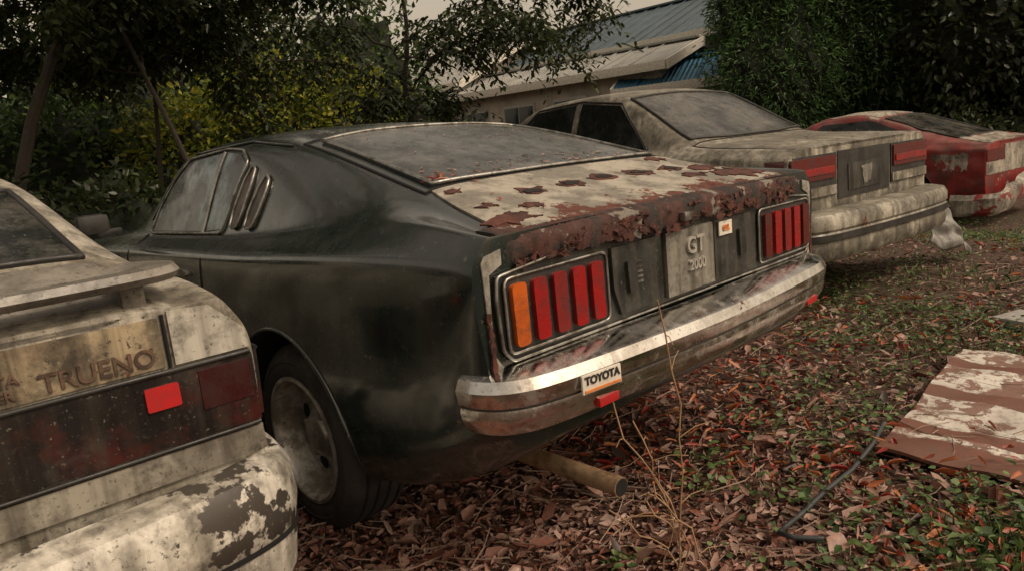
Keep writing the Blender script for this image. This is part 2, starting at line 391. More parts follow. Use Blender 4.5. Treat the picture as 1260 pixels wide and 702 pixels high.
for k in range(5): C.panel('vent_slat',[(.27,.815-k*.013),(.24,.815-k*.013),(.24,.810-k*.013),(.27,.810-k*.013)],'B',.024,TRIMC,thick=.02)
xp=C.hit((0,.79),'B')[0].x
LETC=simple('pale_badge_letters',(.42,.40,.36),.4,.3)
text(C,'GT',.064,(xp-.026,.0,.812),LETC,'badge_letters')
text(C,'2000',.040,(xp-.026,-.005,.758),LETC,'badge_numbers')
STK=simple('sticker_white',(.62,.58,.5),.5,var=.15); STKO=simple('sticker_orange',(.6,.2,.05),.5); INK=simple('ink_black',(.02,.02,.02),.5)
C.panel('small_sticker',[(-.13,.855),(-.13,.815),(-.20,.815),(-.20,.855)],'B',.024,STK,thick=.004)
text(C,'GSL',.022,(xp-.027,-.165,.835),STKO,'sticker_text',.001)
for sd in (1,-1):
    C.panel('fender_end',[(sd*.757,.895),(sd*.748,.908),(sd*.700,.918),(sd*.702,.885),(sd*.740,.868),(sd*.748,.70),(sd*.725,.665),(sd*.728,.61),(sd*.752,.62)],'B',.004,PRIMER,thick=.008)
    C.panel('side_marker_rust',[(sd*.757,.79),(sd*.748,.79),(sd*.742,.66),(sd*.755,.65)],'B',.008,RUSTM,thick=.010,jag=.002)
C.panel('hatch_lid',[(.135,.64),(.12,.3),(.12,-.3),(.135,-.64),(.54,-.53),(.54,.53)],'T',.006,LID,thick=.01)
def jaggy(xc,yc,rx,ry,n=12):
    return [(xc+rx*math.cos(2*math.pi*k/n)*random.uniform(.6,1.15),yc+ry*math.sin(2*math.pi*k/n)*random.uniform(.6,1.15)) for k in range(n)]
for k,y in enumerate((.32,.16,.0,-.16,-.32)):
    C.panel('vent_rust',jaggy(.385-abs(y)*.05,y,.040,.055,16),'T',.0085,RUSTM,thick=.004,jag=.005)
    C.panel('vent_hole',jaggy(.385-abs(y)*.05,y,.020,.036,14),'T',.0105,DARK,thick=.004,jag=.003)
for (xc,yc,rx,ry) in ((.20,.56,.05,.07),(.26,.44,.025,.035),(.33,.52,.018,.02),(.22,-.50,.07,.12),(.33,-.45,.05,.07),(.5,-.42,.025,.05),(.49,.50,.02,.02),(.27,-.3,.02,.06)):
    C.panel('lid_rust',jaggy(xc,yc,rx,ry,18),'T',.009,RUSTM,thick=.004,jag=.008,res=.03)
V=[];F=[];ys=np.arange(-.685,.6851,.006); n=6
for i,y in enumerate(ys):
    xb=.080+.035*(abs(y)/.685)**3; a=mnoise.noise(Vector((y*9,0,1))); b=mnoise.noise(Vector((y*38,3,1))); c_=mnoise.noise(Vector((y*105,7,2)))
    zb=.878+.020*a+.012*b+.008*c_
    pr=[(xb+.085+.02*b,.953+.003*b),(xb+.03,.949+.004*c_),(xb-.002+.004*b,.939+.003*c_),(xb-.010+.006*b,.918+.004*a),(xb-.004+.009*c_,zb),(xb+.03,zb+.004)]
    for x,z in pr: V.append((x,y,z))
    if i:
        for j in range(n): p0=(i-1)*n+j; p1=(i-1)*n+(j+1)%n; F.append((p0,p1,p1+n,p0+n))
F.append(tuple(range(n))); F.append(tuple(range((len(ys)-1)*n,len(ys)*n)))
mkobj('lid_lip',V,F,LIPM,C.root,50)
V=[];F=[]
for k in range(90):
    y=random.uniform(-.66,.66); xb=.072+.035*(abs(y)/.685)**3; zc=random.uniform(.872,.932); w,h=random.uniform(.006,.032),random.uniform(.005,.016); b=len(V); o=random.uniform(.0,.010); n=13
    for j in range(n): q=2*math.pi*j/n; V.append((xb-o*random.uniform(.2,1.3),y+w*math.cos(q)*random.uniform(.45,1.2),zc+h*math.sin(q)*random.uniform(.45,1.2)))
    V.append((xb-o*.8,y,zc)); F+=[(b+j,b+(j+1)%n,b+n) for j in range(n)]
mkobj('rust_flakes',V,F,RUSTM,C.root,15)
box('lid_lock',(.062,.06,.900),(.02,.04,.025),TRIMC,C.root,.008)
gl=[(.575,.50),(.56,.25),(.56,-.25),(.575,-.50),(.9,-.475),(1.22,-.45),(1.25,-.25),(1.255,0),(1.25,.25),(1.22,.45),(.9,.475)]
C.panel('rear_glass',gl,'T',.008,HGLASS); C.trim('rear_glass_seal',gl,'T',.010,.006,TRIMC)
C.trim('hatch_gap',[(.55,.545),(.55,-.545),(1.27,-.49),(1.29,0),(1.27,.49)],'T',.0,.006,DARK)
LOUV=weathered('louver_brown',(.075,.055,.042),(.035,.028,.02),.5,9,(.02,.015,.01),.4,.3)
for ax in ('L','R'):
    C.panel('door_glass',[(2.46,.915),(2.42,1.0),(2.30,1.12),(2.18,1.19),(1.80,1.21),(1.83,.925)],ax,.004,SGLASS)
    C.panel('quarter_glass',[(1.77,1.21),(1.64,1.195),(1.57,1.16),(1.64,.935),(1.79,.925)],ax,.004,SGLASS)
    C.trim('window_trim',rrect([(2.47,.905),(2.43,1.01),(2.31,1.13),(2.19,1.205),(1.78,1.222),(1.63,1.21),(1.55,1.165),(1.63,.92)],.02),ax,.006,.005,TRIMC)
    C.trim('window_divider',[(1.785,1.21),(1.81,.92)],ax,.006,.008,TRIMC,closed=False)
    for k in range(2):
        x=1.49-k*.13
        o=[(x-.035,1.13-k*.04),(x+.02,1.155-k*.035),(x+.085,.95),(x+.03,.935),(x-.005,.95)]
        C.panel('louver',o,ax,.006,LOUV,sm=1); C.trim('louver_trim',o,ax,.008,.005,TRIMC,sm=1)
    C.trim('door_gap',[(2.50,.90),(2.55,.55),(2.52,.25)],ax,.0,.004,DARK,closed=False)
    C.trim('door_gap',[(1.62,.90),(1.60,.6),(1.54,.45)],ax,.0,.004,DARK,closed=False)
    C.trim('drip_rail',[(2.5,.96),(2.38,1.10),(2.22,1.22),(1.6,1.235),(1.3,1.20)],ax,.006,.005,PAINT_G,closed=False)
    C.panel('door_handle',[(1.86,.80),(1.72,.80),(1.72,.775),(1.86,.775)],ax,.018,TRIMC,sm=1,thick=.018)
for sd in (1,-1):
    box('door_mirror',(2.62,sd*.86,.97),(.08,.13,.09),BLK,C.root,.03); box('mirror_stem',(2.6,sd*.80,.93),(.03,.1,.03),BLK,C.root,.01)
C.panel('windscreen',[(2.40,.46),(2.38,0),(2.40,-.46),(2.80,-.54),(2.84,0),(2.80,.54)],'T',.004,BLKGL)
bp=[(.180,.750),(.14,.748),(.10,.728),(.07,.67),(.05,.5),(.03,.2),(.025,0)]
prof=[(-.03,.522),(.0,.512),(.028,.520),(.043,.543),(.049,.568),(.046,.583),(.052,.593),(.056,.622),(.044,.646),(.004,.664),(-.05,.667)]
C.sweep('rear_bumper',bp,prof,CHROME,3)
C.sweep('bumper_line',bp,[(.03,.584),(.0480,.581),(.0480,.587),(.03,.587)],BLK,3)
C.sweep('rear_valance',[(.4,.72),(.2,.72),(.14,.64),(.12,0)],[(-.02,.43),(.0,.44),(.01,.51),(-.02,.52)],PAINT_G,2)
C2=empty('bumper_sticker'); C2.parent=C.root
box('sticker_plate',(-.007,.535,.600),(.006,.120,.044),STK,C2,.002,rot=Matrix.Rotation(math.radians(-6),3,'Z'))
text(C,'TOYOTA',.026,(-.0115,.535,.607),INK,'sticker_text',.001,math.radians(-6),C2)
box('sticker_stripe',(-.011,.535,.584),(.003,.110,.006),STKO,C2,.001,rot=Matrix.Rotation(math.radians(-6),3,'Z'))
box('bumper_reflector',(.012,.50,.540),(.02,.07,.022),REDB,C.root,.004); box('bumper_reflector',(.020,-.56,.540),(.02,.07,.022),REDB,C.root,.004)
box('front_bumper',(4.16,0,.5),(.08,1.5,.12),CHROME,C.root,.03)
tube('exhaust_pipe',[(.9,.42,.27),(.45,.44,.29),(.04,.44,.285)],.026,weathered('rusty_pipe',(.24,.16,.09),(.15,.08,.04),.5,12,(.03,.02,.015),.4,0,rust=.1,rough=.6),C.root)
mkobj('exhaust_mouth',[(.038,.44+.022*math.cos(a*math.pi/8),.285+.022*math.sin(a*math.pi/8)) for a in range(16)],[tuple(range(16))],DARK,C.root)
# ================================================================== near-left coupe
st=[(.14,.30,.68,.775,.60,.775,.87,.72,.93,.63,.94,.95),(.17,.29,.70,.785,.60,.782,.88,.725,.937,.63,.95,.96),(.4,.24,.73,.81,.58,.80,.90,.73,.96,.63,.985,1.0),(.58,.22,.74,.82,.57,.805,.905,.71,.97,.60,1.03,1.05),
(1.1,.2,.74,.83,.55,.81,.91,.70,.97,.555,1.235,1.27),(1.5,.2,.74,.83,.55,.81,.91,.69,.97,.54,1.29,1.325),(2.0,.2,.74,.83,.55,.81,.90,.69,.96,.54,1.30,1.34),(2.45,.2,.74,.83,.55,.8,.89,.68,.95,.54,1.25,1.29),
(3.05,.2,.74,.82,.55,.79,.86,.67,.92,.58,.94,.97),(3.6,.22,.72,.81,.55,.77,.80,.66,.83,.52,.85,.87),(4.1,.27,.68,.77,.5,.72,.70,.6,.72,.5,.735,.745),(4.17,.3,.66,.75,.5,.7,.67,.58,.69,.5,.70,.71)]
T=Car('hatchback_car',(-1.126,1.051,-.08),math.radians(130.66),st,WHITE,[(.95,.30),(3.4,.30)],.345,DARK)
for x in (.95,3.4):
    for sd in (1,-1): T.wheel(x,sd*.79,sd,.30,.18,.18,RUBBER,RIM)
BANDM=weathered('smoked_garnish',(.010,.008,.008),(.050,.011,.009),.42,3,(.045,.04,.03),.35,.5,rough=.2,speck=.8)
T.panel('tail_garnish',[(.775,.80),(.775,.64),(-.775,.64),(-.775,.80)],'B',.012,BANDM,thick=.02)
for ax in ('L','R'):
    T.panel('side_garnish',[(.165,.80),(.36,.79),(.32,.66),(.165,.64)],ax,.012,BANDM,thick=.02)
    T.trim('body_seam',[(.165,.802),(.36,.792),(.40,.785)],ax,.012,.005,DARK,closed=False)
T.trim('garnish_seam',[(.77,.806),(-.77,.806)],'B',.012,.006,BLK,closed=False)
T.trim('garnish_seam',[(.77,.633),(-.77,.633)],'B',.012,.005,BLK,closed=False)
for sd in (1,-1):
    T.panel('tail_reflector',rrect([(sd*.605,.780),(sd*.605,.728),(sd*.535,.728),(sd*.535,.780)],.005),'B',.018,REDB,thick=.012)
    T.panel('tail_lens',[(sd*.765,.79),(sd*.765,.70),(sd*.65,.70),(sd*.65,.79)],'B',.015,REDX,thick=.012)
    T.panel('corner_cap',[(sd*.77,.86),(sd*.70,.93),(sd*.61,.935),(sd*.61,.815),(sd*.775,.815)],'B',.008,CAP,thick=.012)
T.trim('hatch_seam',[(.60,.93),(.60,.812)],'B',.004,.004,DARK,closed=False); T.trim('hatch_seam',[(-.60,.93),(-.60,.812)],'B',.004,.004,DARK,closed=False)
T.panel('lower_strip',[(.775,.625),(.775,.56),(-.775,.56),(-.775,.625)],'B',.010,GREYP,thick=.02)
LID2=weathered('grimy_lid_paint',(.38,.31,.20),(.22,.17,.11),.5,5,(.022,.018,.014),.75,.95,rust=.08,rough=.42,speck=.9)
T.panel('hatch_face',[(.59,.925),(.59,.815),(-.59,.815),(-.59,.925)],'B',.004,LID2,thick=.01)
xq=T.hit((0,.87),'B')[0].x
LET=weathered('dull_letters',(.12,.07,.045),(.05,.03,.02),.5,20,rough=.5)
text(T,'TRUENO',.054,(xq-.006,-.465,.842),LET,'hatch_letters',.002); text(T,'TOYOTA',.032,(xq-.006,-.26,.865),LET,'hatch_letters',.002); text(T,'SPRINTER',.027,(xq-.006,-.255,.835),LET,'hatch_letters',.002)
bp=[(.85,.83),(.35,.83),(.16,.805),(.07,.73),(.04,.5),(.01,.2),(.0,0)]
T.sweep('rear_bumper',bp,[(-.05,.23),(.0,.225),(.02,.26),(.03,.33),(.034,.36),(.028,.368),(.036,.376),(.045,.43),(.04,.50),(.02,.535),(-.03,.55),(-.06,.55)],PEEL,3,angle=40)
T.sweep('bumper_groove',bp,[(.0,.365),(.0375,.362),(.0375,.374),(.0,.374)],DARK,3)
SPO=weathered('spoiler_paint',(.15,.14,.12),(.26,.24,.21),.5,5,(.025,.022,.018),.6,.2,rough=.28,dust=.4,dustcol=(.2,.18,.15),speck=.9)
T.sweep('rear_spoiler',[(.36,.60),(.28,.655),(.18,.655),(.12,.58),(.10,.3),(.09,0)],[(-.10,1.015),(-.03,1.032),(.012,1.03),(.022,1.015),(.01,1.0),(-.04,.995),(-.10,1.0)],SPO,3,angle=50)
for sd in (1,-1): box('spoiler_foot',(.22,sd*.56,.98),(.12,.05,.07),SPO,T.root,.015)
box('spoiler_foot',(.18,0,.98),(.12,.05,.07),SPO,T.root,.015)
T.panel('rear_glass',[(.57,.55),(.55,0),(.57,-.55),(1.08,-.49),(1.12,0),(1.08,.49)],'T',.006,HGLASS); T.trim('glass_seal',[(.57,.555),(.55,0),(.57,-.555),(1.08,-.495),(1.12,0),(1.08,.495)],'T',.007,.009,BLK)
T.panel('deck_top',[(.19,.60),(.19,-.60),(.53,-.57),(.53,.57)],'T',.004,SPO)
tube('wiper_arm',[(.60,0,1.07),(.66,-.12,1.10),(.70,-.28,1.11)],.008,BLK,T.root)
for ax in ('L','R'):
    T.panel('door_glass',[(2.55,1.0),(2.2,1.23),(1.55,1.25),(1.5,1.0)],ax,.004,BLKGL); T.panel('quarter_glass',[(1.42,1.0),(1.45,1.24),(1.2,1.2),(.85,1.02)],ax,.004,BLKGL)
T.panel('windscreen',[(2.52,.46),(2.50,0),(2.52,-.46),(2.98,-.54),(3.02,0),(2.98,.54)],'T',.004,BLKGL)
# ================================================================== cream coupe
st=[(.16,.28,.70,.82,.58,.82,.875,.76,.92,.66,.925,.93),(.19,.27,.72,.83,.58,.825,.885,.765,.925,.66,.935,.94),(.45,.22,.75,.845,.56,.835,.905,.765,.94,.66,.96,.97),(.90,.2,.76,.855,.55,.84,.92,.75,.96,.67,.98,.99),(1.06,.2,.76,.855,.55,.84,.92,.74,.97,.65,1.055,1.07),
(1.6,.2,.76,.855,.55,.84,.925,.73,.975,.59,1.385,1.41),(1.85,.2,.76,.855,.55,.84,.925,.73,.975,.57,1.41,1.445),(2.5,.2,.76,.85,.55,.83,.91,.71,.96,.56,1.405,1.44),(2.85,.2,.76,.85,.55,.83,.905,.71,.955,.56,1.35,1.39),
(3.4,.2,.76,.84,.55,.82,.90,.70,.93,.62,.96,.98),(3.6,.2,.76,.84,.55,.81,.88,.70,.91,.60,.93,.95),(4.3,.24,.74,.82,.55,.79,.82,.70,.84,.56,.86,.87),(4.62,.28,.7,.8,.5,.76,.74,.66,.76,.5,.77,.78),(4.68,.3,.68,.78,.5,.74,.71,.64,.73,.5,.74,.75)]
Wc=Car('sedan_car',(2.362,4.451,.018),math.radians(125.96),st,WHITE2,[(1.05,.31),(3.75,.31)],.35,DARK)
for x in (1.05,3.75):
    for sd in (1,-1): Wc.wheel(x,sd*.81,sd,.31,.18,.18,RUBBER,RIM)
for sd in (1,-1):
    Wc.panel('tail_light_surround',[(sd*.812,.880),(sd*.33,.880),(sd*.33,.63),(sd*.812,.63)],'B',.008,BLK,thick=.02)
    Wc.panel('tail_lens',rrect([(sd*.808,.868),(sd*.35,.868),(sd*.35,.735),(sd*.808,.735)],.01),'B',.018,REDD,thick=.02)
    Wc.panel('reflector_strip',[(sd*.79,.805),(sd*.37,.805),(sd*.37,.765),(sd*.79,.765)],'B',.024,RED,thick=.02)
    Wc.panel('lower_body_strip',[(sd*.812,.690),(sd*.34,.690),(sd*.34,.635),(sd*.812,.635)],'B',.016,WHITE2,thick=.02)
    Wc.panel('wrap_lens',[(.18,.868),(.30,.868),(.28,.735),(.18,.735)],'L' if sd>0 else 'R',.010,REDD)
Wc.panel('plate_recess',[(.31,.885),(.31,.60),(-.31,.60),(-.31,.885)],'B',.006,BLK,thick=.02)
Wc.panel('plate_backing',[(.2,.80),(.2,.64),(-.2,.64),(-.2,.80)],'B',.012,PANELG,thick=.02)
Wc.panel('plate_tab',[(.05,.77),(.02,.66),(-.06,.68),(-.08,.78)],'B',.016,BADGE,thick=.008,jag=.003)
bp=[(.9,.86),(.4,.86),(.14,.85),(.02,.80),(-.02,.6),(-.04,.2),(-.04,0)]
Wc.sweep('rear_bumper',bp,[(-.04,.29),(.0,.29),(.02,.32),(.025,.37),(.02,.40),(.03,.41),(.03,.44),(.02,.455),(.03,.47),(.03,.52),(.01,.555),(-.04,.565),(-.14,.565)],WHITE2,2,angle=30)
Wc.sweep('bumper_rubber',bp,[(.0,.41),(.036,.41),(.036,.445),(.0,.445)],BLK,2)
rg=[(.99,.63),(.95,.3),(.95,-.3),(.99,-.63),(1.57,-.55),(1.60,0),(1.57,.55)]
Wc.panel('rear_glass',rg,'T',.006,WGLASS); Wc.trim('glass_seal',rg,'T',.008,.010,BLK)
Wc.trim('lid_gap',[(.17,.70),(.92,.69),(.93,-.69),(.17,-.70)],'T',.001,.005,DARK,closed=False)
for ax in ('L','R'):
    Wc.panel('rear_door_glass',[(1.30,.99),(1.62,1.31),(2.05,1.365),(2.05,1.0)],ax,.004,BLKGL); Wc.panel('front_door_glass',[(2.12,1.0),(2.12,1.365),(2.6,1.345),(3.0,1.06),(3.0,1.0)],ax,.004,BLKGL)
    Wc.trim('window_trim',[(1.27,.98),(1.61,1.325),(2.05,1.38),(2.6,1.36),(3.04,1.04),(3.02,.99)],ax,.006,.007,BLK)
    Wc.trim('door_gap',[(2.08,.97),(2.08,.3)],ax,0,.004,DARK,closed=False)
    Wc.panel('rub_strip',[(.4,.60),(.4,.56),(4.3,.56),(4.3,.60)],ax,.012,BLK,res=.1)
Wc.panel('windscreen',[(2.92,.48),(2.90,0),(2.92,-.48),(3.35,-.56),(3.4,0),(3.35,.56)],'T',.004,BLKGL)
# ================================================================== faded red hatch (damaged)
st=[(.12,.28,.70,.78,.58,.77,.84,.71,.89,.62,.90,.91),(.15,.27,.71,.79,.58,.78,.85,.72,.90,.62,.91,.92),(.45,.22,.74,.82,.56,.80,.87,.72,.92,.60,.945,.96),(.8,.2,.75,.83,.55,.81,.88,.71,.93,.58,1.03,1.05),(1.45,.2,.75,.83,.55,.81,.89,.69,.95,.53,1.29,1.32),
(1.9,.2,.75,.83,.55,.81,.88,.68,.94,.53,1.34,1.375),(2.4,.2,.75,.83,.55,.80,.87,.68,.93,.53,1.32,1.355),(3.0,.2,.74,.82,.55,.79,.85,.67,.89,.58,.92,.94),(3.7,.22,.72,.81,.55,.77,.80,.66,.82,.52,.84,.86),(4.3,.27,.68,.77,.5,.72,.68,.6,.70,.5,.71,.72),(4.36,.3,.66,.75,.5,.7,.65,.58,.67,.5,.68,.69)]
Rc=Car('faded_red_car',(6.05,8.38,-.27),math.radians(124),st,REDP,[(.98,.30),(3.5,.30)],.345,DARK,dent=.07)
for x in (.98,3.5):
    for sd in (1,-1): Rc.wheel(x,sd*.79,sd,.30,.18,.18,RUBBER,RIM)
Rc.panel('hatch_lid',[(.14,.60),(.14,-.60),(.5,-.56),(.5,.56)],'T',.006,CREAMP)
rg=[(.50,.55),(.48,0),(.50,-.55),(1.40,-.47),(1.42,0),(1.40,.47)]
Rc.panel('rear_glass',rg,'T',.006,WGLASS); Rc.trim('glass_seal',rg,'T',.008,.01,BLK)
Rc.panel('roof_patch',[(1.5,.46),(1.5,-.46),(2.3,-.46),(2.3,.46)],'T',.005,CREAMP)
for sd in (1,-1):
    Rc.panel('tail_light',[(sd*.76,.83),(sd*.34,.83),(sd*.34,.70),(sd*.76,.70)],'B',.01,REDD,thick=.02)
Rc.panel('tail_center',[(.32,.86),(.32,.60),(-.32,.60),(-.32,.86)],'B',.008,CREAMP,thick=.02)
Rc.panel('tail_lower',[(.77,.69),(.77,.55),(-.77,.55),(-.77,.69)],'B',.006,CREAMP,thick=.02,jag=.004)
def sag(q):
    k=max(0,(q.y+.2)/1.0); d=mnoise.noise(q*5)*.03
    return Vector((q.x-.10*k*k+d,q.y+.04*k+d,q.z-.18*k*k+d*.8))
Rc.sweep('loose_rear_bumper',[(.55,.85),(.32,.85),(.12,.83),(.02,.74),(-.02,.5),(-.03,0)],[(-.04,.30),(.0,.30),(.03,.35),(.04,.43),(.03,.5),(-.03,.53)],CREAMP,2,warp=sag)
for ax in ('L','R'):
    Rc.panel('side_glass',[(2.6,.95),(2.2,1.24),(1.55,1.25),(1.0,1.04),(1.1,.97)],ax,.004,BLKGL)
    Rc.panel('quarter_patch',[(.7,.80),(.3,.80),(.3,.6),(.6,.62)],ax,.004,CREAMP,jag=.008)
# ================================================================== ground
GR=NT('leaf_litter_soil')
n1=GR.noise(1.2,6,.7); n2=GR.noise(25,6,.75); n3=GR.noise(.5,4,.5,off=(5,2,0))
c=GR.mix(GR.ramp(n2,.3,.7),(.025,.016,.012),(.15,.08,.055)); c=GR.mix(GR.ramp(n1,.45,.7,0,.6),c,(.05,.03,.02)); c=GR.mix(GR.ramp(n3,.5,.7,0,.4),c,(.04,.05,.018))
GR.set('Base Color',c); GR.set('Roughness',.9); GR.bump(n2,1,.03)
gx=np.unique(np.concatenate([-np.geomspace(5,250,14),np.arange(-5,11,.12),np.geomspace(11,250,16)])); gy=np.unique(np.concatenate([[-60,-20,-8,-3],np.arange(-1,14,.12),np.geomspace(14,400,18)]))
X,Y=np.meshgrid(gx,gy); Z=gz(X,Y); V=np.stack([X.ravel(),Y.ravel(),Z.ravel()],1); nx=len(gx)
F=[(j*nx+i,j*nx+i+1,(j+1)*nx+i+1,(j+1)*nx+i) for j in range(len(gy)-1) for i in range(nx-1)]
mkobj('ground',V,F,GR.m)
BC=np.array([1.76,2.42]); BA=math.radians(46)
def offboard(P,m=.02):
    d=P[:,:2]-BC; u=d[:,0]*math.cos(BA)+d[:,1]*math.sin(BA); v=-d[:,0]*math.sin(BA)+d[:,1]*math.cos(BA)
    return (np.abs(u)>.60+m)|(np.abs(v)>.31+m)
# ------------------------------------------------------------------ leaves
def leaves(name,pos,d,nr,L,W,mat,curl=.15,fold=.12,parent=None):
    N=len(pos); d=d/np.linalg.norm(d,axis=1,keepdims=True); v=np.cross(nr,d); v/=np.linalg.norm(v,axis=1,keepdims=True)+1e-9; n=np.cross(d,v)
    L=np.asarray(L).reshape(-1,1)*np.ones((N,1)); W=np.asarray(W).reshape(-1,1)*np.ones((N,1)); cu=curl*rng.uniform(-.6,1.6,(N,1)); f=fold*rng.uniform(-.5,1.8,(N,1)); j=rng.uniform(.75,1.25,(4,N,1))
    def P(a,b,c): return pos+d*L*a+v*W*b+n*L*c
    V=np.stack([P(0,0,0),P(.3*j[0],.5*j[1],f),P(.7*j[2],.36*j[3],f-cu*.5),P(1,0,-cu),P(.7*j[3],-.36*j[2],f-cu*.5),P(.3*j[1],-.5*j[0],f)],1).reshape(-1,3)
    me=bpy.data.meshes.new(name); me.vertices.add(6*N); me.vertices.foreach_set('co',V.astype(np.float32).ravel())
    b=(np.arange(N)*6)[:,None]; idx=np.concatenate([b+0,b+1,b+2,b+3,b+0,b+3,b+4,b+5],1).ravel()
    me.loops.add(8*N); me.loops.foreach_set('vertex_index',idx.astype(np.int32)); me.polygons.add(2*N)
    me.polygons.foreach_set('loop_start',(np.arange(2*N)*4).astype(np.int32)); me.update(calc_edges=True); me.validate()
    me.materials.append(mat); ob=bpy.data.objects.new(name,me); COL.objects.link(ob)
    if parent: ob.parent=parent
    return ob
def rdir(N):
    a=rng.normal(size=(N,3)); a/=np.linalg.norm(a,axis=1,keepdims=True); return a
def flatleaves(N,xy,zoff=.01,tilt=.5):
    a=rng.uniform(0,2*math.pi,N); d=np.stack([np.cos(a),np.sin(a),rng.normal(0,tilt*.6,N)],1)
    nr=np.stack([rng.normal(0,tilt,N),rng.normal(0,tilt,N),np.ones(N)],1)
    pos=np.stack([xy[:,0],xy[:,1],gz(xy[:,0],xy[:,1])+zoff+rng.uniform(0,.02,N)],1); return pos,d,nr
LIT=leafmat('fallen_leaf_litter',[(.03,.018,.013),(.14,.065,.048),(.28,.14,.105),(.42,.28,.22),(.20,.055,.035),(.52,.38,.31),(.30,.10,.058),(.08,.04,.03),(.36,.21,.165)],.1,.5)
ORG=leafmat('orange_fallen_leaves',[(.46,.12,.04),(.30,.05,.025),(.52,.22,.08),(.34,.032,.02)],.15,.5)
def sample(N,near,p=1.0):
    r=p+near*rng.exponential(1,N); a=rng.uniform(math.radians(18),math.radians(125),N)
    return np.stack([r*np.cos(a),r*np.sin(a)],1)
def patchy(xy,thr,sc=1.6,ph=0):
    k=np.sin(xy[:,0]*sc*1.3+ph+np.sin(xy[:,1]*sc*2.1))+np.sin(xy[:,1]*sc*1.7-ph+np.sin(xy[:,0]*sc*2.6)); return xy[k>thr]
xy=np.concatenate([sample(44000,2.0),sample(30000,4.5)]); xy=xy[offboard(xy,-.03)]; p,d,nr=flatleaves(len(xy),xy); s=rng.lognormal(math.log(.029),.5,len(xy)).clip(.008,.085)
leaves('fallen_leaves',p,d,nr,s,s*rng.uniform(.12,.6,len(xy)),LIT,.3)
xy=patchy(sample(6500,2.8),-.3,1.3); xy=xy[offboard(xy)|(rng.random(len(xy))<.25)]; p,d,nr=flatleaves(len(xy),xy,.03); p[:,2]+=np.where(offboard(p),0,.03); leaves('orange_leaves',p,d,nr,rng.uniform(.03,.075,len(xy)),rng.uniform(.008,.018,len(xy)),ORG,.4)
WEED=leafmat('weed_green',[(.075,.14,.035),(.11,.19,.05),(.18,.26,.085),(.05,.09,.03)],.3,.5)
cents=[]
for _ in range(290):
    r=random.uniform(1.7,10); a=math.radians(random.uniform(26,68)); cents.append((r*math.cos(a),r*math.sin(a),random.uniform(.04,.15)*(1+r*.12)))
cents+= [(.55,2.15,.05),(.62,2.3,.07),(1.3,1.75,.10),(.9,2.6,.12),(1.1,2.9,.12),(.75,2.0,.05),(1.5,3.4,.2),(1.9,4.3,.25),(2.6,4.4,.25),(1.0,1.7,.06),(1.12,1.62,.05),(.2,1.75,.03),(1.25,2.9,.09),(1.0,2.35,.06),(1.7,3.5,.12),(2.3,3.8,.15)]
P=[]
for cx,cy,s in cents:
    k=int(25+s*280); q=rng.normal(0,s,(k,2)); h=np.abs(rng.normal(0,.028,k))+.02
    P.append(np.stack([cx+q[:,0],cy+q[:,1],gz(cx+q[:,0],cy+q[:,1])+h],1))
P=np.concatenate(P); P=P[offboard(P)]; N=len(P); nr=np.stack([rng.normal(0,.4,N),rng.normal(0,.4,N),np.ones(N)],1); a=rng.uniform(0,6.28,N); d=np.stack([np.cos(a),np.sin(a),rng.normal(0,.3,N)],1)
leaves('ground_weeds',P,d,nr,rng.uniform(.012,.038,N),rng.uniform(.009,.026,N),WEED,.1)
N=13000; r=rng.uniform(1.6,10,N); a=np.radians(rng.uniform(20,62,N)); xy=np.stack([r*np.cos(a),r*np.sin(a)],1)+rng.normal(0,.05,(N,2))
xy=np.concatenate([patchy(xy,.5,1.9,2),rng.normal((1.30,1.58),(.15,.10),(1500,2))]); xy=xy[offboard(xy)]; N=len(xy)
p=np.stack([xy[:,0],xy[:,1],gz(xy[:,0],xy[:,1])],1); d=np.stack([rng.normal(0,.5,N),rng.normal(0,.5,N),np.ones(N)],1)
leaves('grass',p,d,rdir(N),rng.uniform(.03,.09,N),rng.uniform(.003,.006,N),WEED,.4,0)
TW=simple('twig_bark',(.22,.155,.115),.8)
def twigs(name,n):
    V=[];F=[]
    for _ in range(n):
        r=random.uniform(1.5,6); a=math.radians(random.uniform(25,110)); x,y=r*math.cos(a),r*math.sin(a); z=float(gz(x,y))+.03; an=random.uniform(0,6.28); L=random.uniform(.05,.24); w=random.uniform(.0008,.0024); u=Vector((math.cos(an),math.sin(an),random.gauss(0,.12))); s_=Vector((-math.sin(an),math.cos(an),0)); b=len(V)
        pts=[Vector((x,y,z)),Vector((x,y,z))+u*L*.5+s_*random.gauss(0,L*.08),Vector((x,y,z))+u*L]
        for q in pts:
            for o in (s_*w,Vector((0,0,w*1.6)),-s_*w): V.append(q+o)
        for i in range(2):
            for j in range(3): F.append((b+i*3+j,b+i*3+(j+1)%3,b+i*3+3+(j+1)%3,b+i*3+3+j))
    mkobj(name,V,F,TW)
twigs('twigs',2000)
STALK=simple('dry_stalk',(.30,.19,.10),.7); ds=empty('dry_weed_plant')
for i in range(6):
    bx,by=.335+random.uniform(-.06,.06),1.66+random.uniform(-.04,.05); h=(.76,.45,.32,.55,.22,.30)[i]; tx,ty=bx+random.gauss(-.05,.05),by+random.gauss(-.02,.02)
    pts=[Vector((bx,by,0)).lerp(Vector((tx,ty,h)),k/9)+Vector((random.gauss(0,.007),random.gauss(0,.007),0))+Vector((.03*math.sin(k*.5),0,0)) for k in range(10)]
    tube('stalk',pts,.0021,STALK,ds,res=1)
    for k in (3,5,7,8):
        q=pts[k]; e=q+Vector((random.gauss(0,.05),random.gauss(0,.02),random.uniform(-.03,.05))); tube('side_shoot',[q,(q+e)/2+Vector((0,0,.008)),e],.0012,STALK,ds,res=1)
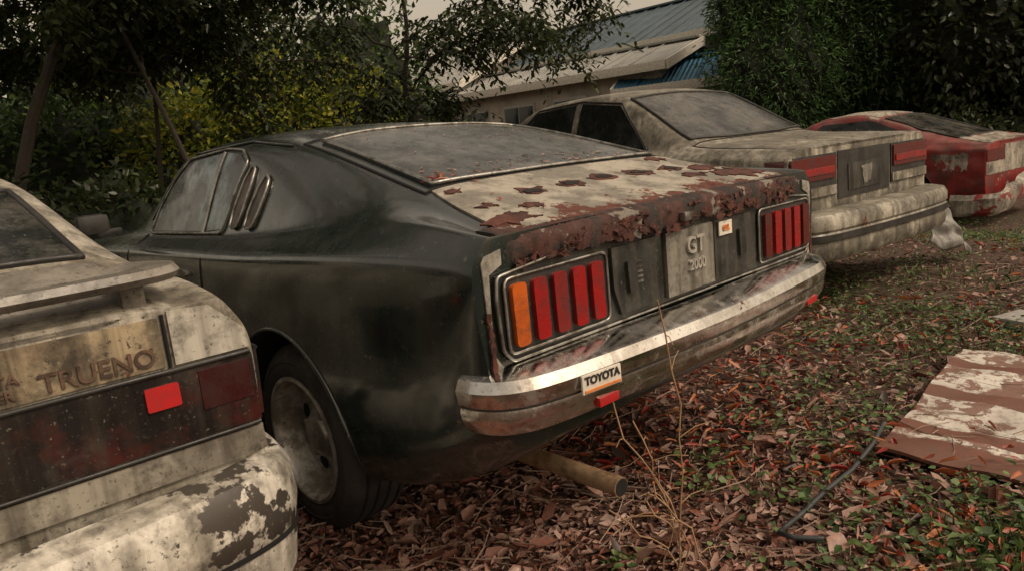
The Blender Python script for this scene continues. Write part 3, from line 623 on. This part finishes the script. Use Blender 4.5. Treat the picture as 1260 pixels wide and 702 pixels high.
# board, cable, slab, crumpled sheet
bdm=NT('painted_board'); sp=bdm.n('ShaderNodeSeparateXYZ'); bdm.l(bdm.tc.outputs['Object'],sp.inputs[0]); nz=bdm.noise(9,6,.75)
wob=bdm.ramp(nz,0,1,-.06,.06)
fr=bdm.mul(bdm.mul(bdm.mul(sp.outputs[0],2.9),10.1,'ADD'),wob,'ADD'); fr=bdm.mul(fr,0,'FRACT'); fy=bdm.mul(bdm.mul(bdm.mul(sp.outputs[1],1.55),10.52,'ADD'),wob,'ADD'); fy=bdm.mul(fy,0,'FRACT')
inside=bdm.mul(bdm.ramp(fr,.24,.27),bdm.ramp(fy,.12,.15)); leftm=bdm.ramp(bdm.mul(sp.outputs[0],wob,'ADD'),-.44,-.42)
inside=bdm.mul(inside,leftm)
chip=bdm.ramp(bdm.noise(5,6,.75,off=(3,3,0)),.51,.54)
c=bdm.mix(inside,(.13,.048,.032),(.56,.53,.47)); c=bdm.mix(bdm.mul(chip,.88),c,(.15,.055,.034)); c=bdm.mix(bdm.ramp(bdm.noise(30,5,.7),.5,.68,0,.65),c,(.07,.04,.028)); c=bdm.mix(bdm.ramp(bdm.noise(3,5,.7,off=(8,1,0)),.45,.7,0,.5),c,(.12,.075,.05))
bdm.set('Base Color',c); bdm.set('Roughness',.5); bdm.bump(nz,.3,.004)
bm=bmesh.new(); bmesh.ops.create_grid(bm,x_segments=30,y_segments=16,size=.5)
for v in bm.verts: v.co=Vector((v.co.x*1.2,v.co.y*.62,.010*math.sin(v.co.x*9)+.012*v.co.y+.006*math.sin(v.co.x*21+v.co.y*14)))
r=bmesh.ops.extrude_face_region(bm,geom=bm.faces[:])
for v in r['geom']:
    if isinstance(v,bmesh.types.BMVert): v.co.z-=.012
bmesh.ops.recalc_face_normals(bm,faces=bm.faces)
me=bpy.data.meshes.new('painted_board'); bm.to_mesh(me); bm.free(); me.materials.append(bdm.m); finalize(me)
ob=bpy.data.objects.new('painted_board',me); COL.objects.link(ob); ob.location=(1.76,2.42,.045); ob.rotation_euler=(.03,-.02,math.radians(46))
tube('rubber_cable',[(1.215,2.33,.08),(1.12,2.22,.06),(.98,2.07,.055),(.85,1.95,.065),(.74,1.86,.05),(.67,1.80,.05),(.64,1.765,.055),(.67,1.735,.055),(.74,1.725,.05)],.0075,simple('cable_black',(.03,.035,.038),.3))
box('concrete_slab',(2.52,3.5,.02),(.22,.16,.06),simple('concrete',(.28,.27,.25),.8),None,.01,rot=Matrix.Rotation(.4,3,'Z'))
bm=bmesh.new(); bmesh.ops.create_grid(bm,x_segments=24,y_segments=20,size=.5)
for v in bm.verts:
    x,y=v.co.x,v.co.y; w=1-.5*(y+.5)+.1*math.sin(y*9)
    v.co=Vector((x*.50*w,.16*x*x+.02*math.sin(x*11+y*6)+.10*(y+.5)**2+.012*math.sin(y*21),y*.42+.03*math.sin(x*7)-.08*x))
me=bpy.data.meshes.new('crumpled_sheet'); bm.to_mesh(me); bm.free(); me.materials.append(weathered('dirty_grey_plastic',(.24,.24,.22),(.14,.135,.12),.5,6,(.05,.042,.032),.5,.6,rough=.4,speck=.7)); finalize(me)
ob=bpy.data.objects.new('crumpled_sheet',me); COL.objects.link(ob); ob.location=(3.13,5.10,.31); ob.rotation_euler=(math.radians(-20),math.radians(8),math.radians(30)); sm=ob.modifiers.new('t','SOLIDIFY'); sm.thickness=.003
def debris(car,n,xr,yr,mat,s=(.010,.03)):
    P=[];D=[];Nn=[]
    for _ in range(n):
        h,nn=car.hit((xr[0]+(xr[1]-xr[0])*random.random()**1.6,random.uniform(*yr)),'T')
        if nn.z<.5: continue
        a=random.uniform(0,6.28); t=Vector((math.cos(a),math.sin(a),0)); t=(t-nn*t.dot(nn)); P.append(h+nn*.011); D.append(t+nn*random.gauss(0,.05)); Nn.append(nn+Vector((random.gauss(0,.1),random.gauss(0,.1),0)))
    N=len(P); leaves('leaf_debris',np.array([tuple(a) for a in P]),np.array([tuple(a) for a in D]),np.array([tuple(a) for a in Nn]),rng.uniform(*s,N),rng.uniform(.002,.009,N),mat,.1,.05,car.root)
debris(C,110,(.57,.68),(-.48,.48),LIT,(.008,.028)); debris(C,45,(.6,1.2),(-.48,.48),LIT,(.008,.03)); debris(C,26,(.15,.6),(-.55,.55),ORG); debris(C,16,(.58,.66),(.40,.50),ORG,(.02,.05)); debris(C,30,(1.3,2.3),(-.5,.5),LIT); debris(Wc,160,(.2,1.6),(-.7,.7),LIT); debris(T,60,(.2,1.1),(-.6,.6),LIT); debris(Rc,60,(.2,1.4),(-.6,.6),ORG)
# ================================================================== trees
BARK=simple('tree_bark',(.030,.024,.018),.9,var=.5,scale=25,bump=.6)
def segmesh(V,F,pts,rad,S=7):
    b=len(V)
    for i,p in enumerate(pts):
        t=(pts[min(i+1,len(pts)-1)]-pts[max(i-1,0)]).normalized(); u=t.orthogonal().normalized(); w=t.cross(u)
        for k in range(S): a=2*math.pi*k/S; V.append(p+(u*math.cos(a)+w*math.sin(a))*rad[i])
    for i in range(len(pts)-1):
        for k in range(S): F.append((b+i*S+k,b+i*S+(k+1)%S,b+(i+1)*S+(k+1)%S,b+(i+1)*S+k))
def grow(base,H,r0,lean,levels,seedv,spread=.9,droop=0,first=.45):
    R=random.Random(seedv); V=[];F=[];tips=[]
    def br(p,d,L,r,lv):
        n=7;pts=[p];rad=[r]
        for i in range(n):
            d=(d+Vector((R.gauss(0,.10),R.gauss(0,.10),R.gauss(0,.07)-droop*(levels-lv)*.05))).normalized(); p=p+d*L/n; pts.append(p); rad.append(r*(1-.6*(i+1)/n))
            if lv<levels and (i>=n*first or lv>0):
                for _ in range(2 if lv==0 else R.choice((1,1,2))):
                    nd=(d*.6+Vector((R.gauss(0,1),R.gauss(0,1),R.gauss(.15,.5))).normalized()*spread).normalized(); br(p,nd,L*R.uniform(.42,.62),rad[-1]*.6,lv+1)
            if lv>=levels-1: tips.append((p.copy(),d.copy()))
        segmesh(V,F,pts,rad)
    br(Vector(base),Vector(lean).normalized(),H,r0,0)
    return V,F,tips
def pinnate(tips,n_per,R,L=(.16,.3),leaf=(.045,.08),sp=.028):
    P=[];D=[];N=[];S=[]
    for p,d in tips:
        for _ in range(n_per):
            a=Vector((R.gauss(0,1),R.gauss(0,1),R.gauss(-.35,.35))).normalized(); LL=R.uniform(*L); k=int(LL/sp); pos=p+Vector((R.gauss(0,.05),R.gauss(0,.05),R.gauss(0,.05)))
            side=a.cross(Vector((0,0,1))).normalized()
            for i in range(k):
                q=pos+a*LL*i/k+Vector((0,0,-.45*LL*(i/k)**2)); s=(-1)**i
                P.append(q); D.append(side*s*.9+a*.6+Vector((0,0,-.45+R.gauss(0,.15)))); N.append(Vector((R.gauss(0,.25),R.gauss(0,.25),1))); S.append(R.uniform(*leaf))
    t=lambda A:np.array([tuple(a) for a in A]); return t(P),t(D),t(N),np.array(S)
DG=leafmat('tree_leaf_dark',[(.018,.035,.012),(.03,.055,.018),(.05,.075,.022),(.02,.03,.015),(.07,.09,.03)],.35,.45)
DG2=leafmat('tree_leaf_darker',[(.014,.028,.011),(.024,.044,.016),(.038,.060,.019),(.016,.025,.012),(.06,.08,.026)],.35,.4)
MG=leafmat('tree_leaf_mid',[(.04,.09,.024),(.07,.14,.035),(.12,.19,.048),(.035,.06,.02)],.35,.5)
CG=leafmat('conifer_leaf',[(.04,.11,.03),(.08,.19,.048),(.14,.27,.07),(.03,.06,.022)],.4,.5)
YG=leafmat('bush_leaf_yellow_green',[(.15,.23,.025),(.30,.34,.035),(.55,.50,.06),(.06,.11,.02),(.20,.25,.035)],.5,.5)
def tree(name,base,H,r0,lean,levels,sd,npp,mat,kw={},leaf=(.05,.09),L=(.16,.3),sp=.028):
    V,F,tips=grow(base,H,r0,lean,levels,sd,**kw); rt=empty(name); mkobj('trunk_and_limbs',V,F,BARK,rt)
    R=random.Random(sd+1); P,D,N,S=pinnate(tips,npp,R,L,leaf,sp); leaves('foliage',P,D,N,S,S*.42,mat,.15,.05,rt)
tree('broadleaf_tree',(-4.75,7.0,-.1),4.6,.075,(.03,0,1),2,3,6,DG2,dict(first=.3),(.07,.13),(.2,.4),.045)
tree('broadleaf_tree',(-2.9,7.9,-.1),4.2,.035,(.03,0,1),2,5,7,DG2,dict(first=.3),(.07,.13),(.2,.4),.045)
tree('broadleaf_tree',(-6.5,8.0,-.1),4.8,.09,(.05,0,1),2,21,5,DG,dict(first=.3),(.07,.12),(.2,.35),.04)
tree('broadleaf_tree',(-3.9,8.6,-.1),4.4,.035,(-.05,0,1),2,9,6,DG2,dict(first=.3),(.07,.12),(.2,.35),.045)
R=random.Random(5); V=[];F=[];tips=[]
def poly(pts,r0,r1,leafy=True,wander=.03,start=.25):
    P=[];pp=chaikin(pts,2,False); n=len(pp)
    for i,q in enumerate(pp): P.append(q+Vector((R.gauss(0,wander),R.gauss(0,wander),R.gauss(0,wander)))*(0 if i==0 else 1))
    segmesh(V,F,P,[r0+(r1-r0)*i/(n-1) for i in range(n)],6)
    if leafy:
        for i in range(n-1):
            for k in (0,.5):
                if (i+k)/n<start: continue
                p=P[i].lerp(P[i+1],k); d=(P[i+1]-P[i]).normalized(); tips.append((p,d))
                for _ in range(R.choice((1,2,2))):
                    e=p+Vector((R.gauss(0,.22),R.gauss(0,.25),R.gauss(-.18,.16))); m_=(p+e)/2+Vector((0,0,.04)); segmesh(V,F,[p,m_,e],[r1*.9,r1*.6,r1*.3],4); tips.append((e,(e-p).normalized())); tips.append((m_,(e-p).normalized()))
poly([(-.95,9,-.1),(-.98,9,1.2),(-1.05,9,2.1),(-.9,9.05,3.6)],.045,.02,leafy=False)
poly([(-1,9,1.9),(-.4,8.8,2.35),(.4,8.7,2.5),(1.15,8.6,2.28)],.018,.005)
poly([(-1,9,2.2),(-.3,9.1,2.75),(.5,9,2.9),(1.35,9,2.8)],.018,.005)
poly([(-1,9,2.4),(-.5,8.5,2.6),(.0,8.2,2.6),(.5,8.1,2.35)],.015,.004)
poly([(-1,9,1.85),(-1.6,8.8,2.25),(-2.4,8.7,2.35),(-3.1,8.6,2.1)],.018,.005)
poly([(-1,9,2.3),(-1.7,9,2.75),(-2.8,9,2.85),(-3.6,8.9,2.7)],.018,.005)
poly([(-1,9,1.6),(-.75,8.8,1.8),(-.35,8.7,1.72)],.012,.004,start=.4)
poly([(-1,9,1.7),(-1.2,8.8,1.9),(-1.5,8.7,1.8)],.012,.004,start=.4)
poly([(-.95,9.0,3.0),(-.5,8.9,3.3),(.6,8.9,3.3),(1.5,8.9,3.0)],.015,.005)
rt=empty('broadleaf_tree'); mkobj('trunk_and_limbs',V,F,BARK,rt); P,D,N,S=pinnate(tips,2,R,(.18,.38),(.07,.13),.045); leaves('foliage',P,D,N,S,S*.38,DG2,.15,.05,rt)
def clump(name,blobs,n,size,mat,core,wid=.5,fuzz=.18):
    rt=empty(name); P=[];D=[]
    vol=np.array([b[3]*b[4]*b[5] for b in blobs])**.67; vol/=vol.sum()
    for b,w in zip(blobs,vol):
        k=int(n*w); a=rng.normal(size=(k,3)); a/=np.linalg.norm(a,axis=1,keepdims=True)
        lump=1+.16*np.sin(a[:,0]*7+b[0]*3)*np.sin(a[:,1]*6+b[1])+.12*np.sin(a[:,2]*11+b[0])*np.sin(a[:,0]*13)
        r=(lump*(1-np.abs(rng.normal(0,fuzz,k))*.8+rng.exponential(.05,k)))[:,None]
        P.append(np.array(b[:3])+a*r*np.array(b[3:6])); D.append(a+rng.normal(0,.7,(k,3)))
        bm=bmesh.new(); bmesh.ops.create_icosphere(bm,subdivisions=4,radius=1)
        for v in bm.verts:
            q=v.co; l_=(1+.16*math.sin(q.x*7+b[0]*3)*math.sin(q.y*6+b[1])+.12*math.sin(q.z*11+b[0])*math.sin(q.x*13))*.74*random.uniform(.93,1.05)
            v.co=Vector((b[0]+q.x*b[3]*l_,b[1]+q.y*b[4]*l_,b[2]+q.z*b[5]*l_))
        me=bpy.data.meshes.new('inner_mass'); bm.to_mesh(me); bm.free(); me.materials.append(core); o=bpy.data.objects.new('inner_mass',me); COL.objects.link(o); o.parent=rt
    P=np.concatenate(P);D=np.concatenate(D);N=len(P); D[:,2]-=.3; nr=rdir(N)+np.array([0,0,.8])
    s=rng.uniform(size*.6,size*1.3,N); leaves('foliage',P,D,nr,s,s*wid,mat,.15,.08,rt); return rt
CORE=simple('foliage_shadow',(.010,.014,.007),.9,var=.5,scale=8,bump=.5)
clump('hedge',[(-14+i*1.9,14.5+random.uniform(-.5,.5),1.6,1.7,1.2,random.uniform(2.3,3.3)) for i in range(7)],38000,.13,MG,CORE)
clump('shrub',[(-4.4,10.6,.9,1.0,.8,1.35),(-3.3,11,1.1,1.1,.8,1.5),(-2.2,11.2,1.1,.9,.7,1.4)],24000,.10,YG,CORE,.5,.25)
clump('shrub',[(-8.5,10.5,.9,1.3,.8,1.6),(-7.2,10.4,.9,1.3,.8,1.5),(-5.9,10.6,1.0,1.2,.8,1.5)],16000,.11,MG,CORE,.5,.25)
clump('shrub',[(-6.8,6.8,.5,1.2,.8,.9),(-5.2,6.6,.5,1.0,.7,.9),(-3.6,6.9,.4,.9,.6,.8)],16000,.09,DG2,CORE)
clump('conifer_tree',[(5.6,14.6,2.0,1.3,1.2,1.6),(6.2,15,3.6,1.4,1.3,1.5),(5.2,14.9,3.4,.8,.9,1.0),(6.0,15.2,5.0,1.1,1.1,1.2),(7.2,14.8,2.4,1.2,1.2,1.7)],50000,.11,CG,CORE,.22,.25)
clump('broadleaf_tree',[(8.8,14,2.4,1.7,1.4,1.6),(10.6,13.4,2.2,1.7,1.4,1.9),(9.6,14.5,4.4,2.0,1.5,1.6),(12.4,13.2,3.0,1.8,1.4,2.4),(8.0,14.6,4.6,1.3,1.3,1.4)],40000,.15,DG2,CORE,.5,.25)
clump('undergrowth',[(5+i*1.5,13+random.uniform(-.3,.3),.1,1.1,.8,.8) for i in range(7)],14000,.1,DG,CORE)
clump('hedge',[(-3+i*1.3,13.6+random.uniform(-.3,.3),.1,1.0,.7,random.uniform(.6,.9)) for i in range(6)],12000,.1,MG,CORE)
# ================================================================== buildings
WALL=weathered('plaster_wall',(.50,.46,.39),(.38,.35,.30),.5,1,(.15,.13,.11),.3,.4,rough=.8,speck=0,bump=.05)
def roofmat(name,c,sc=9):
    t=NT(name); w=t.n('ShaderNodeTexWave'); w.bands_direction='X'; w.inputs['Scale'].default_value=sc; t.l(t.tc.outputs['Object'],w.inputs[0]); n=t.noise(1.5,5,.7)
    t.set('Base Color',t.mix(t.ramp(n,.35,.7),c,tuple(a*.6 for a in c))); t.set('Roughness',.5); t.set('Metallic',.2); t.bump(w.outputs[1],.8,.05); return t.m
RF=roofmat('blue_grey_metal_roof',(.10,.14,.165),2.2); RFL=roofmat('pale_metal_roof',(.38,.38,.35),2.5); RFB=roofmat('blue_metal_roof',(.055,.18,.29),3); WIN=simple('window_glass_dark',(.02,.03,.035),.1); FRM=simple('window_frame',(.4,.38,.34),.5); FAS=simple('fascia_white',(.55,.52,.45),.5)
def house(name,o,ang,L,Wd,he,hr,roof,wins=6,ov=.35):
    rt=empty(name,(o[0],o[1],0),ang)
    V=[(0,0,0),(L,0,0),(L,Wd,0),(0,Wd,0),(0,0,he),(L,0,he),(L,Wd,he),(0,Wd,he),(0,Wd/2,hr),(L,Wd/2,hr)]
    mkobj('walls',V,[(0,1,5,4),(2,3,7,6),(1,2,6,9,5),(3,0,4,8,7)],WALL,rt,10)
    s=(hr-he)/(Wd/2); t=.08
    for sd,nm in ((0,'roof_front'),(1,'roof_back')):
        y0=-ov if sd==0 else Wd+ov; z0=he-s*ov
        a=[(-ov,y0,z0+.05),(L+ov,y0,z0+.05),(L+ov,Wd/2,hr+.05),(-ov,Wd/2,hr+.05)]
        mkobj(nm,a+[(x,y,z+t) for x,y,z in a],[(0,1,2,3),(4,5,6,7),(0,1,5,4),(1,2,6,5),(2,3,7,6),(3,0,4,7)],roof,rt,10)
        for e,(xx) in enumerate((-ov-.03,L+ov+.03)):
            mkobj('barge_board',[(xx-.025,y0,z0-.06),(xx+.025,y0,z0-.06),(xx+.025,Wd/2,hr-.06),(xx-.025,Wd/2,hr-.06),(xx-.025,y0,z0+.15),(xx+.025,y0,z0+.15),(xx+.025,Wd/2,hr+.15),(xx-.025,Wd/2,hr+.15)],[(0,1,2,3),(4,5,6,7),(0,1,5,4),(1,2,6,5),(2,3,7,6),(3,0,4,7)],FAS,rt,10)
    box('fascia',(L/2,-ov-.03,he-s*ov+.04),(L+2*ov,.05,.20),FAS,rt,.01); box('ridge_cap',(L/2,Wd/2,hr+.16),(L+2*ov,.3,.06),roof,rt,.02)
    for k in range(int(L/.45)): 
        xx=.2+k*.45; mkobj('roof_seam',[(xx-.012,-ov,he-s*ov+.13),(xx+.012,-ov,he-s*ov+.13),(xx+.012,Wd/2,hr+.13),(xx-.012,Wd/2,hr+.13),(xx-.012,-ov,he-s*ov+.17),(xx+.012,-ov,he-s*ov+.17),(xx+.012,Wd/2,hr+.17),(xx-.012,Wd/2,hr+.17)],[(4,5,6,7),(0,1,5,4),(1,2,6,5),(3,0,4,7)],roof,rt,10)
    for i in range(wins):
        x=(i+.5)*L/wins; box('window_frame',(x,-.02,he-.95),(L/wins*.62,.08,1.0),FRM,rt,.01); box('window_glass',(x-L/wins*.15,-.045,he-.95),(L/wins*.27,.08,.86),WIN,rt,.004); box('window_glass',(x+L/wins*.15,-.045,he-.95),(L/wins*.27,.08,.86),WIN,rt,.004)
    return rt
ang=math.atan2(-.724,.69)
house('long_building',(-1.36,25.4),ang,20,6,3.4,4.6,RF,9)
house('annex_building',(-1.2,21.3),ang+.1,6.6,3,2.6,3.05,RFL,4)
house('pale_roof_house',(-6.0,25.6),ang+.12,6.5,6,3.0,4.2,RFL,4)
house('blue_roof_shed',(3.2,17.3),ang+.35,2.5,2.2,2.15,2.6,RFB,2)
PL=simple('pole_grey',(.2,.2,.2),.7)
po=empty('utility_pole'); tube('pole',[(.1,30,0),(.1,30,7.5)],.07,PL,po); tube('crossarm',[(-.5,30,6.6),(.7,30,6.6)],.05,PL,po)
HL=simple('hill_painted_haze',(.10,.15,.18),.9,var=.3,scale=.05)  # bluish distance haze is painted into the hill colour
V=[];F=[];nn=60
for i in range(nn):
    x=-260+i*9; h=20+26*math.exp(-((x+35)/60)**2)+5*math.sin(i*.7)+12*math.exp(-((x-150)/70)**2)
    for j,(yy,k) in enumerate(((290,0),(310,.6),(335,1),(380,.5),(420,0))): V.append((x,yy,h*k-1))
for i in range(nn-1):
    for j in range(4): a=i*5+j; F.append((a,a+1,a+6,a+5))
mkobj('hill',V,F,HL)
# ================================================================== light, sky, camera
el,az=math.radians(48),math.radians(115)
w=bpy.data.worlds.new('World'); scn.world=w; w.use_nodes=True; nt=w.node_tree; bg=nt.nodes['Background']
sky=nt.nodes.new('ShaderNodeTexSky'); sky.sky_type='NISHITA'; sky.sun_disc=False; sky.sun_elevation=el; sky.sun_rotation=az; sky.dust_density=4; sky.air_density=1.5
hs=nt.nodes.new('ShaderNodeHueSaturation'); hs.inputs['Saturation'].default_value=.3; nt.links.new(sky.outputs[0],hs.inputs['Color'])
mx=nt.nodes.new('ShaderNodeMix'); mx.data_type='RGBA'; mx.blend_type='MULTIPLY'; mx.inputs[0].default_value=1; mx.inputs[7].default_value=(1.08,.86,.64,1); nt.links.new(hs.outputs[0],mx.inputs[6]); nt.links.new(mx.outputs[2],bg.inputs[0]); bg.inputs[1].default_value=.15
sl=bpy.data.lights.new('sun','SUN'); sl.energy=1.5; sl.angle=math.radians(10); sl.color=(1,.88,.74); so=bpy.data.objects.new('sun',sl); COL.objects.link(so)
sd=Vector((math.sin(az)*math.cos(el),math.cos(az)*math.cos(el),math.sin(el))); so.rotation_euler=sd.to_track_quat('Z','Y').to_euler()
cam=bpy.data.cameras.new('camera'); co=bpy.data.objects.new('camera',cam); COL.objects.link(co); scn.camera=co
cam.sensor_width=36; cam.lens=896.2*36/1260; cam.clip_end=2000; cam.clip_start=.05
co.matrix_world=Matrix.Translation((0,0,1.13))@Matrix.Rotation(math.pi/2-.1886,4,'X')@Matrix.Rotation(-.1018,4,'Z')
scn.view_settings.view_transform='Standard'; scn.view_settings.look='None'; scn.view_settings.exposure=0
